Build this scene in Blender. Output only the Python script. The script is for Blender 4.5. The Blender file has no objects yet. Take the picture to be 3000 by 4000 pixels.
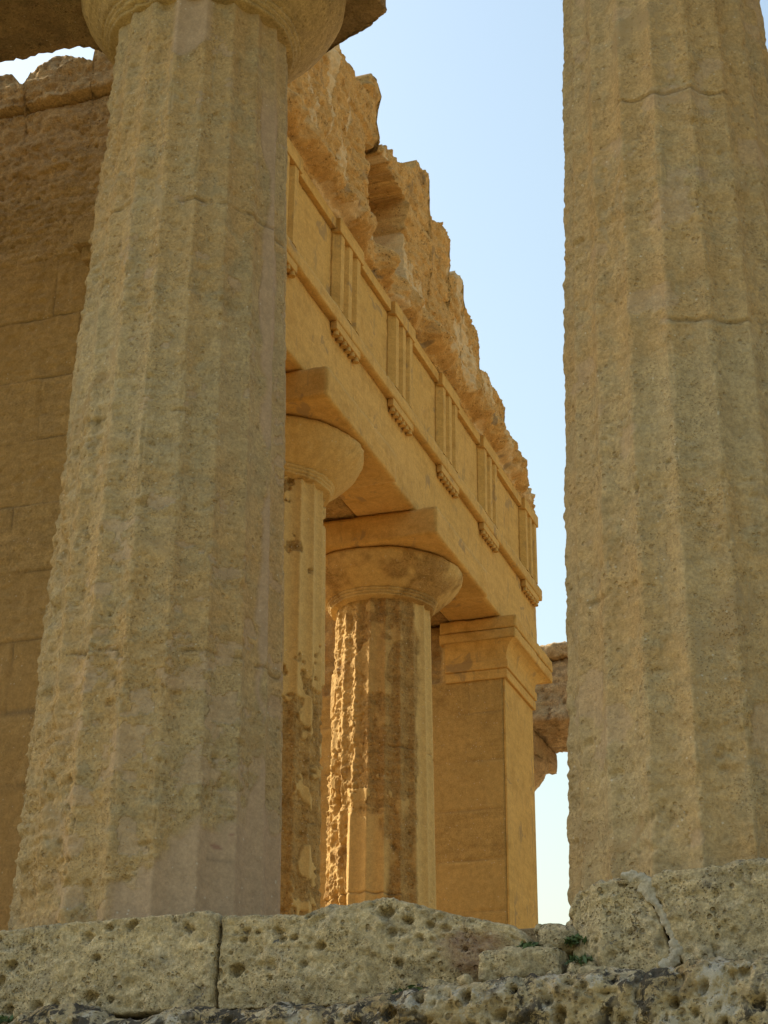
import bpy, bmesh, math, random
import numpy as np
from math import radians, sin, cos, pi, hypot, atan2

sc = bpy.context.scene
COL = sc.collection

# ------------------------------------------------------------------ camera
CAM_F, CAM_T, CAM_H, CAM_R = 6900.0, 24.7, 19.72, 0.55      # focal (px of a 4000 px high frame), pitch, heading, roll
def camera():
    t, h, r = radians(CAM_T), radians(CAM_H), radians(CAM_R)
    F = np.array([cos(t)*cos(h), cos(t)*sin(h), sin(t)])
    Rt = np.array([sin(h), -cos(h), 0.0]); U = np.cross(Rt, F)
    rt = Rt*cos(r) + U*sin(r); up = -Rt*sin(r) + U*cos(r)
    cd = bpy.data.cameras.new("camera"); co = bpy.data.objects.new("camera", cd); COL.objects.link(co)
    from mathutils import Matrix
    co.matrix_world = Matrix(((rt[0], up[0], -F[0], 0), (rt[1], up[1], -F[1], 0), (rt[2], up[2], -F[2], 0), (0, 0, 0, 1)))
    cd.sensor_fit = 'VERTICAL'; cd.sensor_height = 24.0; cd.lens = 24.0*CAM_F/4000.0
    cd.clip_start = 0.1; cd.clip_end = 8000
    sc.camera = co
camera()

# ------------------------------------------------------------------ light
SUN_AZ, SUN_EL = 82.0, 40.0            # azimuth measured from +X towards +Y
def light():
    w = bpy.data.worlds.new("World"); sc.world = w; w.use_nodes = True
    nt = w.node_tree; nt.nodes.clear()
    out = nt.nodes.new('ShaderNodeOutputWorld'); bg = nt.nodes.new('ShaderNodeBackground')
    sky = nt.nodes.new('ShaderNodeTexSky'); sky.sky_type = 'NISHITA'; sky.sun_disc = False
    sky.sun_elevation = radians(SUN_EL); sky.sun_rotation = radians(90.0 - SUN_AZ)
    sky.altitude = 100; sky.air_density = 2.2; sky.dust_density = 2.8; sky.ozone_density = 1.0
    bg.inputs['Strength'].default_value = 0.12
    nt.links.new(sky.outputs[0], bg.inputs[0]); nt.links.new(bg.outputs[0], out.inputs[0])
    ld = bpy.data.lights.new("sun", 'SUN'); ld.energy = 5.0; ld.angle = radians(0.53); ld.color = (1.0, 0.90, 0.74)
    lo = bpy.data.objects.new("sun", ld); COL.objects.link(lo)
    from mathutils import Vector
    d = Vector((cos(radians(SUN_AZ))*cos(radians(SUN_EL)), sin(radians(SUN_AZ))*cos(radians(SUN_EL)), sin(radians(SUN_EL))))
    lo.rotation_euler = d.to_track_quat('Z', 'Y').to_euler(); lo.location = (0, 0, 40)
light()
sc.view_settings.view_transform = 'Standard'; sc.view_settings.look = 'None'
sc.view_settings.exposure = 0.8; sc.view_settings.gamma = 1.0
sc.render.engine = 'CYCLES'
sc.cycles.use_denoising = True
sc.cycles.max_bounces = 8; sc.cycles.diffuse_bounces = 6

# ------------------------------------------------------------------ numpy noise
def _hash(ix, iy, iz, seed):
    n = (ix.astype(np.int64)*374761393 + iy.astype(np.int64)*668265263 + iz.astype(np.int64)*2147483647*3 + seed*1274126177) & 0xFFFFFFFF
    n = ((n ^ (n >> 13))*1274126177) & 0xFFFFFFFF
    n = ((n ^ (n >> 16))*2246822519) & 0xFFFFFFFF
    n = n ^ (n >> 15)
    return (n & 0xFFFFFF)/float(0xFFFFFF)
def vnoise(P, seed=0):
    i = np.floor(P).astype(np.int64); f = P - i; f = f*f*f*(f*(f*6 - 15) + 10)
    x, y, z = i[:, 0], i[:, 1], i[:, 2]; u, v, w = f[:, 0], f[:, 1], f[:, 2]
    H = lambda a, b, c: _hash(x + a, y + b, z + c, seed)
    x00 = H(0,0,0)*(1-u) + H(1,0,0)*u; x10 = H(0,1,0)*(1-u) + H(1,1,0)*u
    x01 = H(0,0,1)*(1-u) + H(1,0,1)*u; x11 = H(0,1,1)*(1-u) + H(1,1,1)*u
    return ((x00*(1-v) + x10*v)*(1-w) + (x01*(1-v) + x11*v)*w)*2 - 1
def fbm(P, octv=4, seed=0, gain=0.5, lac=2.03):
    a, s, o = 1.0, 0.0, np.zeros(len(P))
    Q = np.array(P, float)
    for k in range(octv):
        o += a*vnoise(Q + 17.3*k, seed + k*31); s += a; a *= gain; Q = Q*lac
    return o/s*1.6
def worley(P, seed=0):
    i = np.floor(P).astype(np.int64); best = np.full(len(P), 9.0); rid = np.zeros(len(P))
    for a in (-1, 0, 1):
        for b in (-1, 0, 1):
            for c in (-1, 0, 1):
                x, y, z = i[:, 0] + a, i[:, 1] + b, i[:, 2] + c
                hx = _hash(x, y, z, seed); hy = _hash(x, y, z, seed + 7); hz = _hash(x, y, z, seed + 13)
                d = (x + hx - P[:, 0])**2 + (y + hy - P[:, 1])**2 + (z + hz - P[:, 2])**2
                m = d < best; best = np.where(m, d, best); rid = np.where(m, _hash(x, y, z, seed + 23), rid)
    return np.sqrt(best), rid
def sst(a, b, x):
    t = np.clip((x - a)/(b - a), 0, 1); return t*t*(3 - 2*t)
def pits(P, freq, seed, size=0.34, keep=0.5, mask=None):
    """0..1 field of round holes"""
    idx = np.arange(len(P)) if mask is None else np.nonzero(mask)[0]
    o = np.zeros(len(P))
    if len(idx):
        d, r = worley(P[idx]*freq, seed)
        sz = size*(0.45 + 0.9*_hash((r*9999).astype(np.int64), (r*77).astype(np.int64), (r*5).astype(np.int64), 3))
        o[idx] = sst(1.0, 0.55, d/sz)*(r < keep)
    return o

# ------------------------------------------------------------------ mesh helpers
def quads_grid(nu, nv, wrap=False, off=0):
    iu = np.arange(nu if wrap else nu - 1); iv = np.arange(nv - 1)
    A, B = np.meshgrid(iu, iv, indexing='ij'); A1 = (A + 1) % nu
    return np.stack([A*nv + B, A1*nv + B, A1*nv + B + 1, A*nv + B + 1], -1).reshape(-1, 4) + off
def link(name, me, mat=None, parent=None, loc=(0, 0, 0)):
    o = bpy.data.objects.new(name, me); COL.objects.link(o)
    if mat and not me.materials: me.materials.append(mat)
    if parent: o.parent = parent
    o.location = loc
    return o
def mesh_np(name, V, Q, tris=None, attrs=None, smooth=True):
    me = bpy.data.meshes.new(name); V = np.ascontiguousarray(V, dtype=np.float32)
    Q = np.asarray(Q, dtype=np.int32).reshape(-1, 4); nt = 0 if tris is None else len(tris)
    me.vertices.add(len(V)); me.vertices.foreach_set('co', V.ravel())
    L = Q.ravel() if nt == 0 else np.concatenate([Q.ravel(), np.asarray(tris, np.int32).ravel()])
    me.loops.add(len(L)); me.loops.foreach_set('vertex_index', L.astype(np.int32))
    st = np.arange(len(Q))*4
    if nt: st = np.concatenate([st, len(Q)*4 + np.arange(nt)*3])
    me.polygons.add(len(st)); me.polygons.foreach_set('loop_start', st.astype(np.int32))
    me.polygons.foreach_set('use_smooth', np.full(len(st), smooth))
    for k, v in (attrs or {}).items():
        a = me.attributes.new(k, 'FLOAT', 'POINT'); a.data.foreach_set('value', np.asarray(v, np.float32))
    me.update(calc_edges=True); me.validate()
    return me
def tag(o, label=None, cat=None, group=None, kind=None):
    if label: o['label'] = label
    if cat: o['category'] = cat
    if group: o['group'] = group
    if kind: o['kind'] = kind
    return o
def thing(name, label, cat, loc=(0, 0, 0), group=None):
    o = bpy.data.objects.new(name, None); COL.objects.link(o); o.location = loc; o.empty_display_size = 0.2
    return tag(o, label, cat, group)
def copy_tree(o, loc, label=None, rotz=None):
    c = o.copy(); COL.objects.link(c); c.location = loc
    if rotz is not None: c.rotation_euler = (0, 0, rotz)
    if label: c['label'] = label
    for ch in list(o.children):
        d = ch.copy(); COL.objects.link(d); d.parent = c
        for g in list(ch.children):
            e = g.copy(); COL.objects.link(e); e.parent = d
    return c

# ------------------------------------------------------------------ materials
def stone(name, ca, cb, cc, patch=(0.5, 0.36, 0.22), bump=0.9, dist=0.02, pit=0.6, pitscale=24.0, strata=0.5, grain=0.6,
          lichen=None, white=None, lich_lo=0.56, stain=None, stain_lo=0.55, specks=True, streak=None):
    m = bpy.data.materials.new(name); m.use_nodes = True; nt = m.node_tree; nt.nodes.clear(); N = nt.nodes.new; K = nt.links.new
    out = N('ShaderNodeOutputMaterial'); bs = N('ShaderNodeBsdfPrincipled'); K(bs.outputs[0], out.inputs[0])
    bs.inputs['Roughness'].default_value = 0.93; bs.inputs['Specular IOR Level'].default_value = 0.15
    tc = N('ShaderNodeTexCoord'); oi = N('ShaderNodeObjectInfo'); ad = N('ShaderNodeVectorMath'); ad.operation = 'MULTIPLY_ADD'
    K(oi.outputs['Location'], ad.inputs[0]); ad.inputs[1].default_value = (1.37, 1.91, 0.73); K(tc.outputs['Object'], ad.inputs[2])
    vec = ad.outputs[0]
    def noise(scale, detail=5, rough=0.6, v=None, dist_=0.0):
        n = N('ShaderNodeTexNoise'); n.inputs['Scale'].default_value = scale; n.inputs['Detail'].default_value = detail
        n.inputs['Roughness'].default_value = rough; n.inputs['Distortion'].default_value = dist_; K(v or vec, n.inputs['Vector']); return n.outputs['Fac']
    def rng(x, a, b, c=0.0, d=1.0, smooth=True):
        r = N('ShaderNodeMapRange'); r.interpolation_type = 'SMOOTHSTEP' if smooth else 'LINEAR'
        K(x, r.inputs['Value']); r.inputs[1].default_value = a; r.inputs[2].default_value = b; r.inputs[3].default_value = c; r.inputs[4].default_value = d; return r.outputs[0]
    def mix(f, a, b, mode='MIX'):
        x = N('ShaderNodeMix'); x.data_type = 'RGBA'; x.blend_type = mode
        if isinstance(f, (int, float)): x.inputs['Factor'].default_value = f
        else: K(f, x.inputs['Factor'])
        for s, v in ((6, a), (7, b)):
            if isinstance(v, tuple): x.inputs[s].default_value = (*v, 1)
            else: K(v, x.inputs[s])
        return x.outputs[2]
    def math_(op, a, b=None):
        x = N('ShaderNodeMath'); x.operation = op
        for s, v in ((0, a), (1, b)):
            if v is None: continue
            if isinstance(v, (int, float)): x.inputs[s].default_value = v
            else: K(v, x.inputs[s])
        return x.outputs[0]
    def grey(f):
        c = N('ShaderNodeCombineColor'); [K(f, c.inputs[i]) for i in range(3)]; return c.outputs[0]
    def attr(n):
        a = N('ShaderNodeAttribute'); a.attribute_name = n; return a.outputs['Fac']
    st = N('ShaderNodeMapping'); st.inputs['Scale'].default_value = (1.3, 1.3, 8.0); K(vec, st.inputs['Vector'])
    n1 = noise(0.8, 6, 0.6, dist_=0.4); n2 = noise(4.5, 8, 0.68, dist_=0.3); n3 = noise(1.6, 7, 0.65, v=st.outputs[0], dist_=0.5)
    n4 = noise(60, 5, 0.75); n5 = noise(16, 6, 0.7)
    c = mix(rng(n1, 0.36, 0.64), ca, cb)
    c = mix(rng(n2, 0.48, 0.66, 0, 0.85), c, cc)
    c = mix(1.0, c, grey(rng(n3, 0.3, 0.7, 1 - 0.34*strata, 1 + 0.22*strata)), 'MULTIPLY')
    c = mix(1.0, c, grey(rng(n5, 0.3, 0.7, 1 - 0.30*grain, 1 + 0.22*grain)), 'MULTIPLY')
    c = mix(1.0, c, grey(rng(n4, 0.3, 0.7, 1 - 0.42*grain, 1 + 0.34*grain)), 'MULTIPLY')
    if stain:
        c = mix(math_('MULTIPLY', rng(noise(2.3, 7, 0.62, dist_=0.8), stain_lo, stain_lo + 0.05), 0.85), c, stain)
    if streak:
        sm = N('ShaderNodeMapping'); sm.inputs['Scale'].default_value = (5.0, 5.0, 1.3); K(vec, sm.inputs['Vector'])
        c = mix(rng(noise(2.0, 8, 0.7, v=sm.outputs[0], dist_=0.5), 0.57, 0.66, 0, 0.6), c, streak)
    vo = N('ShaderNodeTexVoronoi'); vo.inputs['Scale'].default_value = pitscale; K(vec, vo.inputs['Vector'])
    pm = math_('MULTIPLY', rng(vo.outputs['Distance'], 0.30, 0.14), rng(noise(7, 3), 0.47, 0.58))
    vo2 = N('ShaderNodeTexVoronoi'); vo2.inputs['Scale'].default_value = pitscale*3.1; K(vec, vo2.inputs['Vector'])
    pm2 = math_('MULTIPLY', rng(vo2.outputs['Distance'], 0.36, 0.16), rng(noise(5, 4), 0.42, 0.6))
    pm = math_('MAXIMUM', pm, math_('MULTIPLY', pm2, 0.7)); pm = math_('MULTIPLY', pm, pit)
    inv = math_('SUBTRACT', 1.0, math_('MULTIPLY', attr('patch'), 0.85))
    pm = math_('MULTIPLY', pm, inv)
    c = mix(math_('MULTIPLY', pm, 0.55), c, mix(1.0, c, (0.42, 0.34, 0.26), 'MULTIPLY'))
    pc = mix(rng(n5, 0.3, 0.7), tuple(x*0.9 for x in patch), tuple(min(x*1.1, 1) for x in patch))
    pc = mix(1.0, pc, grey(rng(n4, 0.3, 0.7, 0.88, 1.1)), 'MULTIPLY')
    c = mix(attr('patch'), c, pc)
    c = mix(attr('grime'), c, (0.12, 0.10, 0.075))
    c = mix(attr('red'), c, (0.23, 0.085, 0.075))
    if specks:
        vs = N('ShaderNodeTexVoronoi'); vs.inputs['Scale'].default_value = 42; K(vec, vs.inputs['Vector'])
        sp = N('ShaderNodeSeparateColor'); K(vs.outputs['Color'], sp.inputs[0])
        c = mix(math_('MULTIPLY', rng(sp.outputs[0], 0.955, 0.97), rng(vs.outputs['Distance'], 0.3, 0.18, 0, 0.55)), c, (0.62, 0.55, 0.44))
    if white: c = mix(rng(noise(8.0, 8, 0.7), 0.53, 0.6, 0, 0.8), c, white)
    if lichen:
        c = mix(math_('MULTIPLY', rng(noise(11, 9, 0.72, dist_=0.6), lich_lo, lich_lo + 0.05), rng(noise(2.6, 5), 0.38, 0.50)), c, lichen)
    K(c, bs.inputs['Base Color'])
    h = math_('ADD', math_('MULTIPLY', n4, 0.28), math_('MULTIPLY', n5, 0.5)); h = math_('ADD', h, math_('MULTIPLY', n2, 0.5))
    h = math_('ADD', h, math_('MULTIPLY', noise(150, 3, 0.7), 0.12))
    h = math_('MULTIPLY', h, inv); h = math_('SUBTRACT', h, math_('MULTIPLY', pm, 0.7))
    b = N('ShaderNodeBump'); b.inputs['Strength'].default_value = bump; b.inputs['Distance'].default_value = dist; K(h, b.inputs['Height'])
    K(b.outputs[0], bs.inputs['Normal'])
    return m
M = {}
M['near'] = stone('weathered_limestone', (0.465, 0.35, 0.192), (0.485, 0.322, 0.147), (0.415, 0.318, 0.178), patch=(0.43, 0.305, 0.20), bump=0.95, dist=0.02, strata=0.2, pit=0.5, grain=0.5, stain=(0.40, 0.28, 0.145), stain_lo=0.61, streak=(0.38, 0.29, 0.17))
M['wall'] = stone('shaded_wall_stone', (0.46, 0.32, 0.14), (0.50, 0.34, 0.145), (0.43, 0.305, 0.15), patch=(0.41, 0.27, 0.11), bump=0.9)
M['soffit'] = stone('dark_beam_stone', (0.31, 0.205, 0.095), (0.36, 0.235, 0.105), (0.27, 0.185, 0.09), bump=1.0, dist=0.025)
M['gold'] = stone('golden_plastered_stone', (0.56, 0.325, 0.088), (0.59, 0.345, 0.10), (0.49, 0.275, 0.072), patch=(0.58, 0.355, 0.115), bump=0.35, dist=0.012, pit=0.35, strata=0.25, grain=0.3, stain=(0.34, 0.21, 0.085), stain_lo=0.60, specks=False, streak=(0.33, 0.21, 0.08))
M['crag'] = stone('ragged_ochre_masonry', (0.60, 0.34, 0.11), (0.64, 0.37, 0.125), (0.52, 0.28, 0.08), patch=(0.62, 0.43, 0.22), bump=1.0, dist=0.03, pit=0.8, grain=0.4, strata=0.25, stain=(0.42, 0.25, 0.095), stain_lo=0.60)
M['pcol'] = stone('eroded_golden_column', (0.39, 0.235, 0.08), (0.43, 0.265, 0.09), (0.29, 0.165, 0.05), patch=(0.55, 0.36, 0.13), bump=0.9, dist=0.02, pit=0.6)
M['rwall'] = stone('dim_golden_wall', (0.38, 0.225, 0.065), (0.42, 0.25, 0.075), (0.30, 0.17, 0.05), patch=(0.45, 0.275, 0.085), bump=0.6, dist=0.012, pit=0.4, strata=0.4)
M['block'] = stone('grey_pitted_block', (0.52, 0.42, 0.25), (0.57, 0.45, 0.26), (0.44, 0.37, 0.25), patch=(0.42, 0.36, 0.26), bump=1.0, dist=0.035, pit=0.8, pitscale=22, grain=0.8, lichen=(0.14, 0.13, 0.115), lich_lo=0.61)
M['rock'] = stone('lichen_covered_rock', (0.47, 0.38, 0.225), (0.43, 0.31, 0.155), (0.50, 0.43, 0.30), patch=(0.42, 0.38, 0.30), bump=1.0, dist=0.03, pit=0.9, pitscale=14, lichen=(0.085, 0.072, 0.055), lich_lo=0.48, white=(0.50, 0.455, 0.37))
M['far'] = stone('distant_rough_stone', (0.47, 0.32, 0.165), (0.43, 0.29, 0.15), (0.50, 0.36, 0.19), bump=1.0, dist=0.04, stain=(0.30, 0.21, 0.12), stain_lo=0.57)
M['mortar'] = stone('pale_mortar', (0.40, 0.355, 0.27), (0.37, 0.33, 0.25), (0.45, 0.40, 0.31), bump=0.6, dist=0.012, pit=0.3, strata=0)
M['soil'] = stone('dry_soil', (0.46, 0.36, 0.22), (0.40, 0.31, 0.19), (0.50, 0.40, 0.25), bump=0.6, dist=0.05, strata=0)
M['dark_ground'] = stone('bounce_cut_ground', (0.17, 0.155, 0.075), (0.22, 0.19, 0.09), (0.12, 0.125, 0.05), bump=0.6, dist=0.05, strata=0, specks=False)  # dark colour for the added sheet that dims ground bounce
def leafmat():
    m = bpy.data.materials.new('dark_green_leaf'); m.use_nodes = True; nt = m.node_tree; b = nt.nodes['Principled BSDF']
    n = nt.nodes.new('ShaderNodeTexNoise'); n.inputs['Scale'].default_value = 40; r = nt.nodes.new('ShaderNodeValToRGB')
    r.color_ramp.elements[0].color = (0.045, 0.085, 0.025, 1); r.color_ramp.elements[1].color = (0.11, 0.16, 0.05, 1)
    tc = nt.nodes.new('ShaderNodeTexCoord'); nt.links.new(tc.outputs['Object'], n.inputs['Vector'])
    nt.links.new(n.outputs['Fac'], r.inputs[0]); nt.links.new(r.outputs[0], b.inputs['Base Color']); b.inputs['Roughness'].default_value = 0.6
    return m
M['leaf'] = leafmat()

# ------------------------------------------------------------------ shape builders
def rblock(name, size, seed=0, res=0.012, r=0.03, amp=0.012, freq=3.0, fine=0.004, holes=None, hole_depth=0.04, pitf=None, pit_depth=0.02,
           pit_size=0.34, pit_keep=0.5, deform=None, face_res=None, attrs=None, minor=0.05, strata=0.0):
    """a rounded, worn block of stone centred on its base; fine on the faces named in face_res"""
    sx, sy, sz = size; hx, hy, hz = sx/2, sy/2, sz/2
    face_res = face_res or {}
    def axis(n, rr): k = max(2, int(round(n/rr))); return np.linspace(-n/2, n/2, k + 1)
    rx, ry, rz = (face_res.get(a, res) for a in 'xyz')          # spacing along each axis
    X, Y, Z = axis(sx, rx), axis(sy, ry), axis(sz, rz)
    Vs, Qs, off = [], [], 0
    def face(a, b, fix, val, order):
        nonlocal off
        A, B = np.meshgrid(a, b, indexing='ij'); P = np.zeros((A.size, 3)); o = [i for i in range(3) if i != fix]
        P[:, o[0]] = A.ravel(); P[:, o[1]] = B.ravel(); P[:, fix] = val
        q = quads_grid(len(a), len(b), off=off)
        Vs.append(P); Qs.append(q if order else q[:, ::-1]); off += len(P)
    face(Y, Z, 0, hx, True); face(Y, Z, 0, -hx, False); face(X, Z, 1, hy, False); face(X, Z, 1, -hy, True); face(X, Y, 2, hz, True); face(X, Y, 2, -hz, False)
    V = np.concatenate(Vs); Q = np.concatenate(Qs)
    key = np.round(V*1e5).astype(np.int64); _, first, inv = np.unique(key, axis=0, return_index=True, return_inverse=True)
    V = V[first]; Q = inv.reshape(-1)[Q]
    r = min(r, hx*0.9, hy*0.9, hz*0.9); h = np.array([hx, hy, hz]) - r
    q = np.clip(V, -h, h); n = V - q; n /= np.linalg.norm(n, axis=1)[:, None]; P = q + n*r
    S = P + seed*7.7
    d = amp*fbm(S*freq, 4, seed) + fine*1.5*fbm(S*24, 4, seed + 5, 0.68)
    if strata: d += strata*fbm(S*np.array([2.5, 2.5, 16]), 4, seed + 3, 0.6)
    g = np.zeros(len(P))
    if minor: d -= fine*2.6*pits(S, 15, seed + 50, 0.38, 0.4) + fine*1.4*pits(S, 34, seed + 51, 0.4, 0.45)
    if pitf:
        w = S*pitf + 0.35*np.stack([fbm(S*9, 2, seed + 60), fbm(S*9, 2, seed + 61), fbm(S*9, 2, seed + 62)], 1)
        dd, rid = worley(w, seed + 9); f = sst(pit_size, pit_size*0.45, dd)*(rid < pit_keep); d -= pit_depth*f*(0.5 + rid)
    if holes is not None:
        for ih, (hy_, hz_, hr) in enumerate(holes):
            hr = hr*(0.62, 0.8, 0.95, 0.7, 0.85)[ih % 5]          # on the -X face
            dd = np.hypot((P[:, 1] - hy_)*(0.85 + 0.1*sin(hy_*40)), (P[:, 2] - hz_)) *(0.8 + 0.35*((ih*7) % 5)/4) + 0.55*hr*fbm(P*30, 3, seed + 70)
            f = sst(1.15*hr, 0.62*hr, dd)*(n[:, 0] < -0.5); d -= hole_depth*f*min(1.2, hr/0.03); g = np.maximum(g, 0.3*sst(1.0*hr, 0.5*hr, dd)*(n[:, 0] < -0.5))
    P = P + n*d[:, None]
    if deform is not None: P = deform(P, n)
    P[:, 2] += hz
    A = {'grime': g}
    if attrs: A.update(attrs(P, n))
    return mesh_np(name, P, Q, attrs=A)

def slab(name, U, V01, z0, top, place, disp, thick, attrs=None, back_amp=0.02, seed=0, warp=9):
    """upright sheet of masonry: U along the wall, z from z0 to top(U); place(u, z, depth)->xyz, disp(u, z)->depth of the face"""
    UU, VV = np.meshgrid(U, V01, indexing='ij'); u = UU.ravel(); TT = top(UU); H0 = float(TT.min() - z0); v = VV.ravel()
    z = z0 + H0*v + (TT.ravel() - z0 - H0)*v**warp
    df = disp(u, z); F = place(u, z, df)
    P3 = np.stack([u*3, z*3, u*0], 1)
    B = place(u, z, thick + back_amp*fbm(P3, 3, seed + 99))
    nu, nv = len(U), len(V01); n = nu*nv
    Qf = quads_grid(nu, nv); Qb = quads_grid(nu, nv, off=n)[:, ::-1]
    idx = np.arange(n).reshape(nu, nv)
    loop = np.concatenate([idx[:, 0], idx[-1, 1:], idx[-2::-1, -1], idx[0, -2:0:-1]]); nx = np.roll(loop, -1)
    Qs = np.stack([nx, loop, loop + n, nx + n], 1)
    A = {}
    if attrs: A = {k: np.concatenate([v, np.zeros(n)]) for k, v in attrs(u, z).items()}
    return mesh_np(name, np.concatenate([F, B]), np.concatenate([Qf, Qb, Qs]), attrs=A)

def boxes(name, L, smooth=False):
    """plain boxes (x0,y0,z0,x1,y1,z1) joined in one mesh with a small worn bevel"""
    bm = bmesh.new()
    for (x0, y0, z0, x1, y1, z1) in L:
        r = bmesh.ops.create_cube(bm, size=1.0)
        for v in r['verts']:
            v.co = ((x0 + x1)/2 + v.co.x*(x1 - x0), (y0 + y1)/2 + v.co.y*(y1 - y0), (z0 + z1)/2 + v.co.z*(z1 - z0))
    bmesh.ops.bevel(bm, geom=bm.edges[:], offset=0.006, segments=1, affect='EDGES', clamp_overlap=True)
    me = bpy.data.meshes.new(name); bm.to_mesh(me); bm.free(); return me
def prism_x(name, prof, z0, z1):
    """profile [(x,y)...] (closed, counter-clockwise from above) extruded in z"""
    n = len(prof); V = [(x, y, z0) for x, y in prof] + [(x, y, z1) for x, y in prof]
    bm = bmesh.new(); vs = [bm.verts.new(v) for v in V]
    for i in range(n): j = (i + 1) % n; bm.faces.new((vs[i], vs[j], vs[n + j], vs[n + i]))
    bm.faces.new(vs[:n][::-1]); bm.faces.new(vs[n:])
    bmesh.ops.recalc_face_normals(bm, faces=bm.faces[:]); bmesh.ops.triangulate(bm, faces=[f for f in bm.faces if len(f.verts) > 4])
    me = bpy.data.meshes.new(name); bm.to_mesh(me); bm.free(); return me
def join_mesh(name, meshes):
    bm = bmesh.new()
    for me in meshes: bm.from_mesh(me)
    out = bpy.data.meshes.new(name); bm.to_mesh(out); bm.free()
    return out

def shaft(name, R0, R1, H, axis_xy, seed, arris, cfg, nf=420, nb=90, nz=560, drums=(), span=112, zbase=0.0):
    """fluted shaft, local base at z=0; phi=0 looks at the camera; cfg(phi_deg, z, P)-> dict of wear / rough / patch / red fields"""
    tc = atan2(-axis_xy[1], -axis_xy[0])
    ph = np.concatenate([np.linspace(-span, span, nf), np.linspace(span, 360 - span, nb + 2)[1:-1]])
    z = np.linspace(0, H, nz); PH, ZZ = np.meshgrid(ph, z, indexing='ij'); p = PH.ravel(); zz = ZZ.ravel()
    t = zz/H; R = R0 + (R1 - R0)*(t**1.15) ; th = np.radians(p) + tc
    P = np.stack([np.cos(th)*R, np.sin(th)*R, zz], 1); S = P + seed*11.3
    u = ((p - arris)/18.0) % 1.0; depth = 0.066*R; f = depth*(1 - (2*u - 1)**2)
    c = cfg(np.where(p > 180, p - 360, p), zz + zbase, S)
    wear = c.get('wear', 0.3*np.ones(len(p))); rough = c.get('rough', 0.4*np.ones(len(p))); patch = c.get('patch', np.zeros(len(p)))
    w = np.clip(wear, 0, 1)*0.022
    k = 0.0035; h = np.log(np.exp(f/k) + np.exp(w/k))*k           # arrises worn down to depth w
    sm = np.log(np.exp(f/k) + np.exp(0.004/k))*k
    big = fbm(S*2.6, 3, seed); mid = fbm(S*7.5, 4, seed + 3, 0.6); fin = fbm(S*30, 4, seed + 6, 0.65)
    stt = fbm(S*np.array([3.0, 3.0, 15.0]), 4, seed + 8, 0.6)
    rag = rough*(c.get('ra', 0.014)*(mid*0.7 + stt*0.7 + 0.35) + 0.009*fin) + 0.005*big*wear
    pt = pits(S, 13, seed + 20, 0.30, 0.45)*rough*0.016 + pits(S, 34, seed + 25, 0.36, 0.4)*np.clip(rough + 0.25, 0, 1)*0.006
    spall = sst(0.22, 0.40, fbm(S*np.array([2.4, 2.4, 1.7]), 4, seed + 12, 0.55)); arr = np.exp(-(f/0.007)**2)*sst(0.05, 0.5, fbm(S*np.array([5, 5, 7]), 3, seed + 13, 0.6))
    rag = rag + (spall*(0.010 + 0.008*mid) + 0.014*arr)*np.clip(rough + 0.2, 0, 1)*c.get('chip', 1.0)
    pt = pt + 0.022*pits(S*np.array([1, 1, 1.5]), 6.5, seed + 27, 0.24, 0.22)*np.clip(rough, 0, 1)
    jt = np.zeros(len(p))
    for j, zj in enumerate(drums):
        wob = 0.022*vnoise(S*np.array([3, 3, 0.0]) + 5*j, seed + 40) + 0.010*vnoise(S*np.array([13, 13, 0.0]) + 9*j, seed + 42)
        on = sst(-0.30, 0.15, vnoise(S*np.array([3.4, 3.4, 0.0]) + 3.7*j, seed + 41) - 0.02 + 0.35*vnoise(S*np.array([12, 12, 0.0]) + j, seed + 43))
        jt = np.maximum(jt, on*np.exp(-((zz - zj + wob)/0.008)**2)*0.019)
    r = R - (h + rag + pt)*(1 - patch) - patch*(sm + 0.0015*fin + c.get('pin', 0.002)) - jt
    if 'cut' in c: r = r - c['cut']*(1 - patch*0.6)
    V = np.stack([np.cos(th)*r, np.sin(th)*r, zz], 1)
    A = {'patch': np.clip(np.maximum(patch, c.get('pale', 0*patch)), 0, 1)*c.get('pcol', 0.9), 'grime': np.clip(jt*22, 0, 0.5)}  # pale lightens colour only, brightening a sunlit side
    if 'red' in c: A['red'] = c['red']
    if 'grime' in c: A['grime'] = np.maximum(A['grime'], c['grime'])
    nu = len(ph); Q = quads_grid(nu, nz, wrap=True)
    return mesh_np(name, V, Q, attrs=A)

def lathe(name, prof, seed, nth=220, amp=0.006, rough=0.3, deform=None, attrs=None):
    pr = [prof[0]]
    for a, b in zip(prof[:-1], prof[1:]):
        n = max(1, int(hypot(b[0] - a[0], b[1] - a[1])/0.018))
        pr += [(a[0] + (b[0] - a[0])*i/n, a[1] + (b[1] - a[1])*i/n) for i in range(1, n + 1)]
    pr = np.array(pr); th = np.linspace(0, 2*pi, nth, endpoint=False)
    T, I = np.meshgrid(th, np.arange(len(pr)), indexing='ij'); T = T.ravel(); r = pr[I.ravel(), 0]; z = pr[I.ravel(), 1]
    P = np.stack([np.cos(T)*r, np.sin(T)*r, z], 1); S = P + seed*5.1
    d = amp*(fbm(S*5, 4, seed) - 0.3) + 0.3*amp*fbm(S*28, 3, seed + 4, 0.6) - rough*0.014*pits(S, 15, seed + 9, 0.33, 0.4)
    if deform is not None: d = d - deform(T, z, S)
    k = np.where(r > 0.2, 1, 0)
    V = np.stack([np.cos(T)*(r + d*k), np.sin(T)*(r + d*k), z], 1)
    return mesh_np(name, V, quads_grid(nth, len(pr), wrap=True), attrs=attrs(S) if attrs else None)

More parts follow.
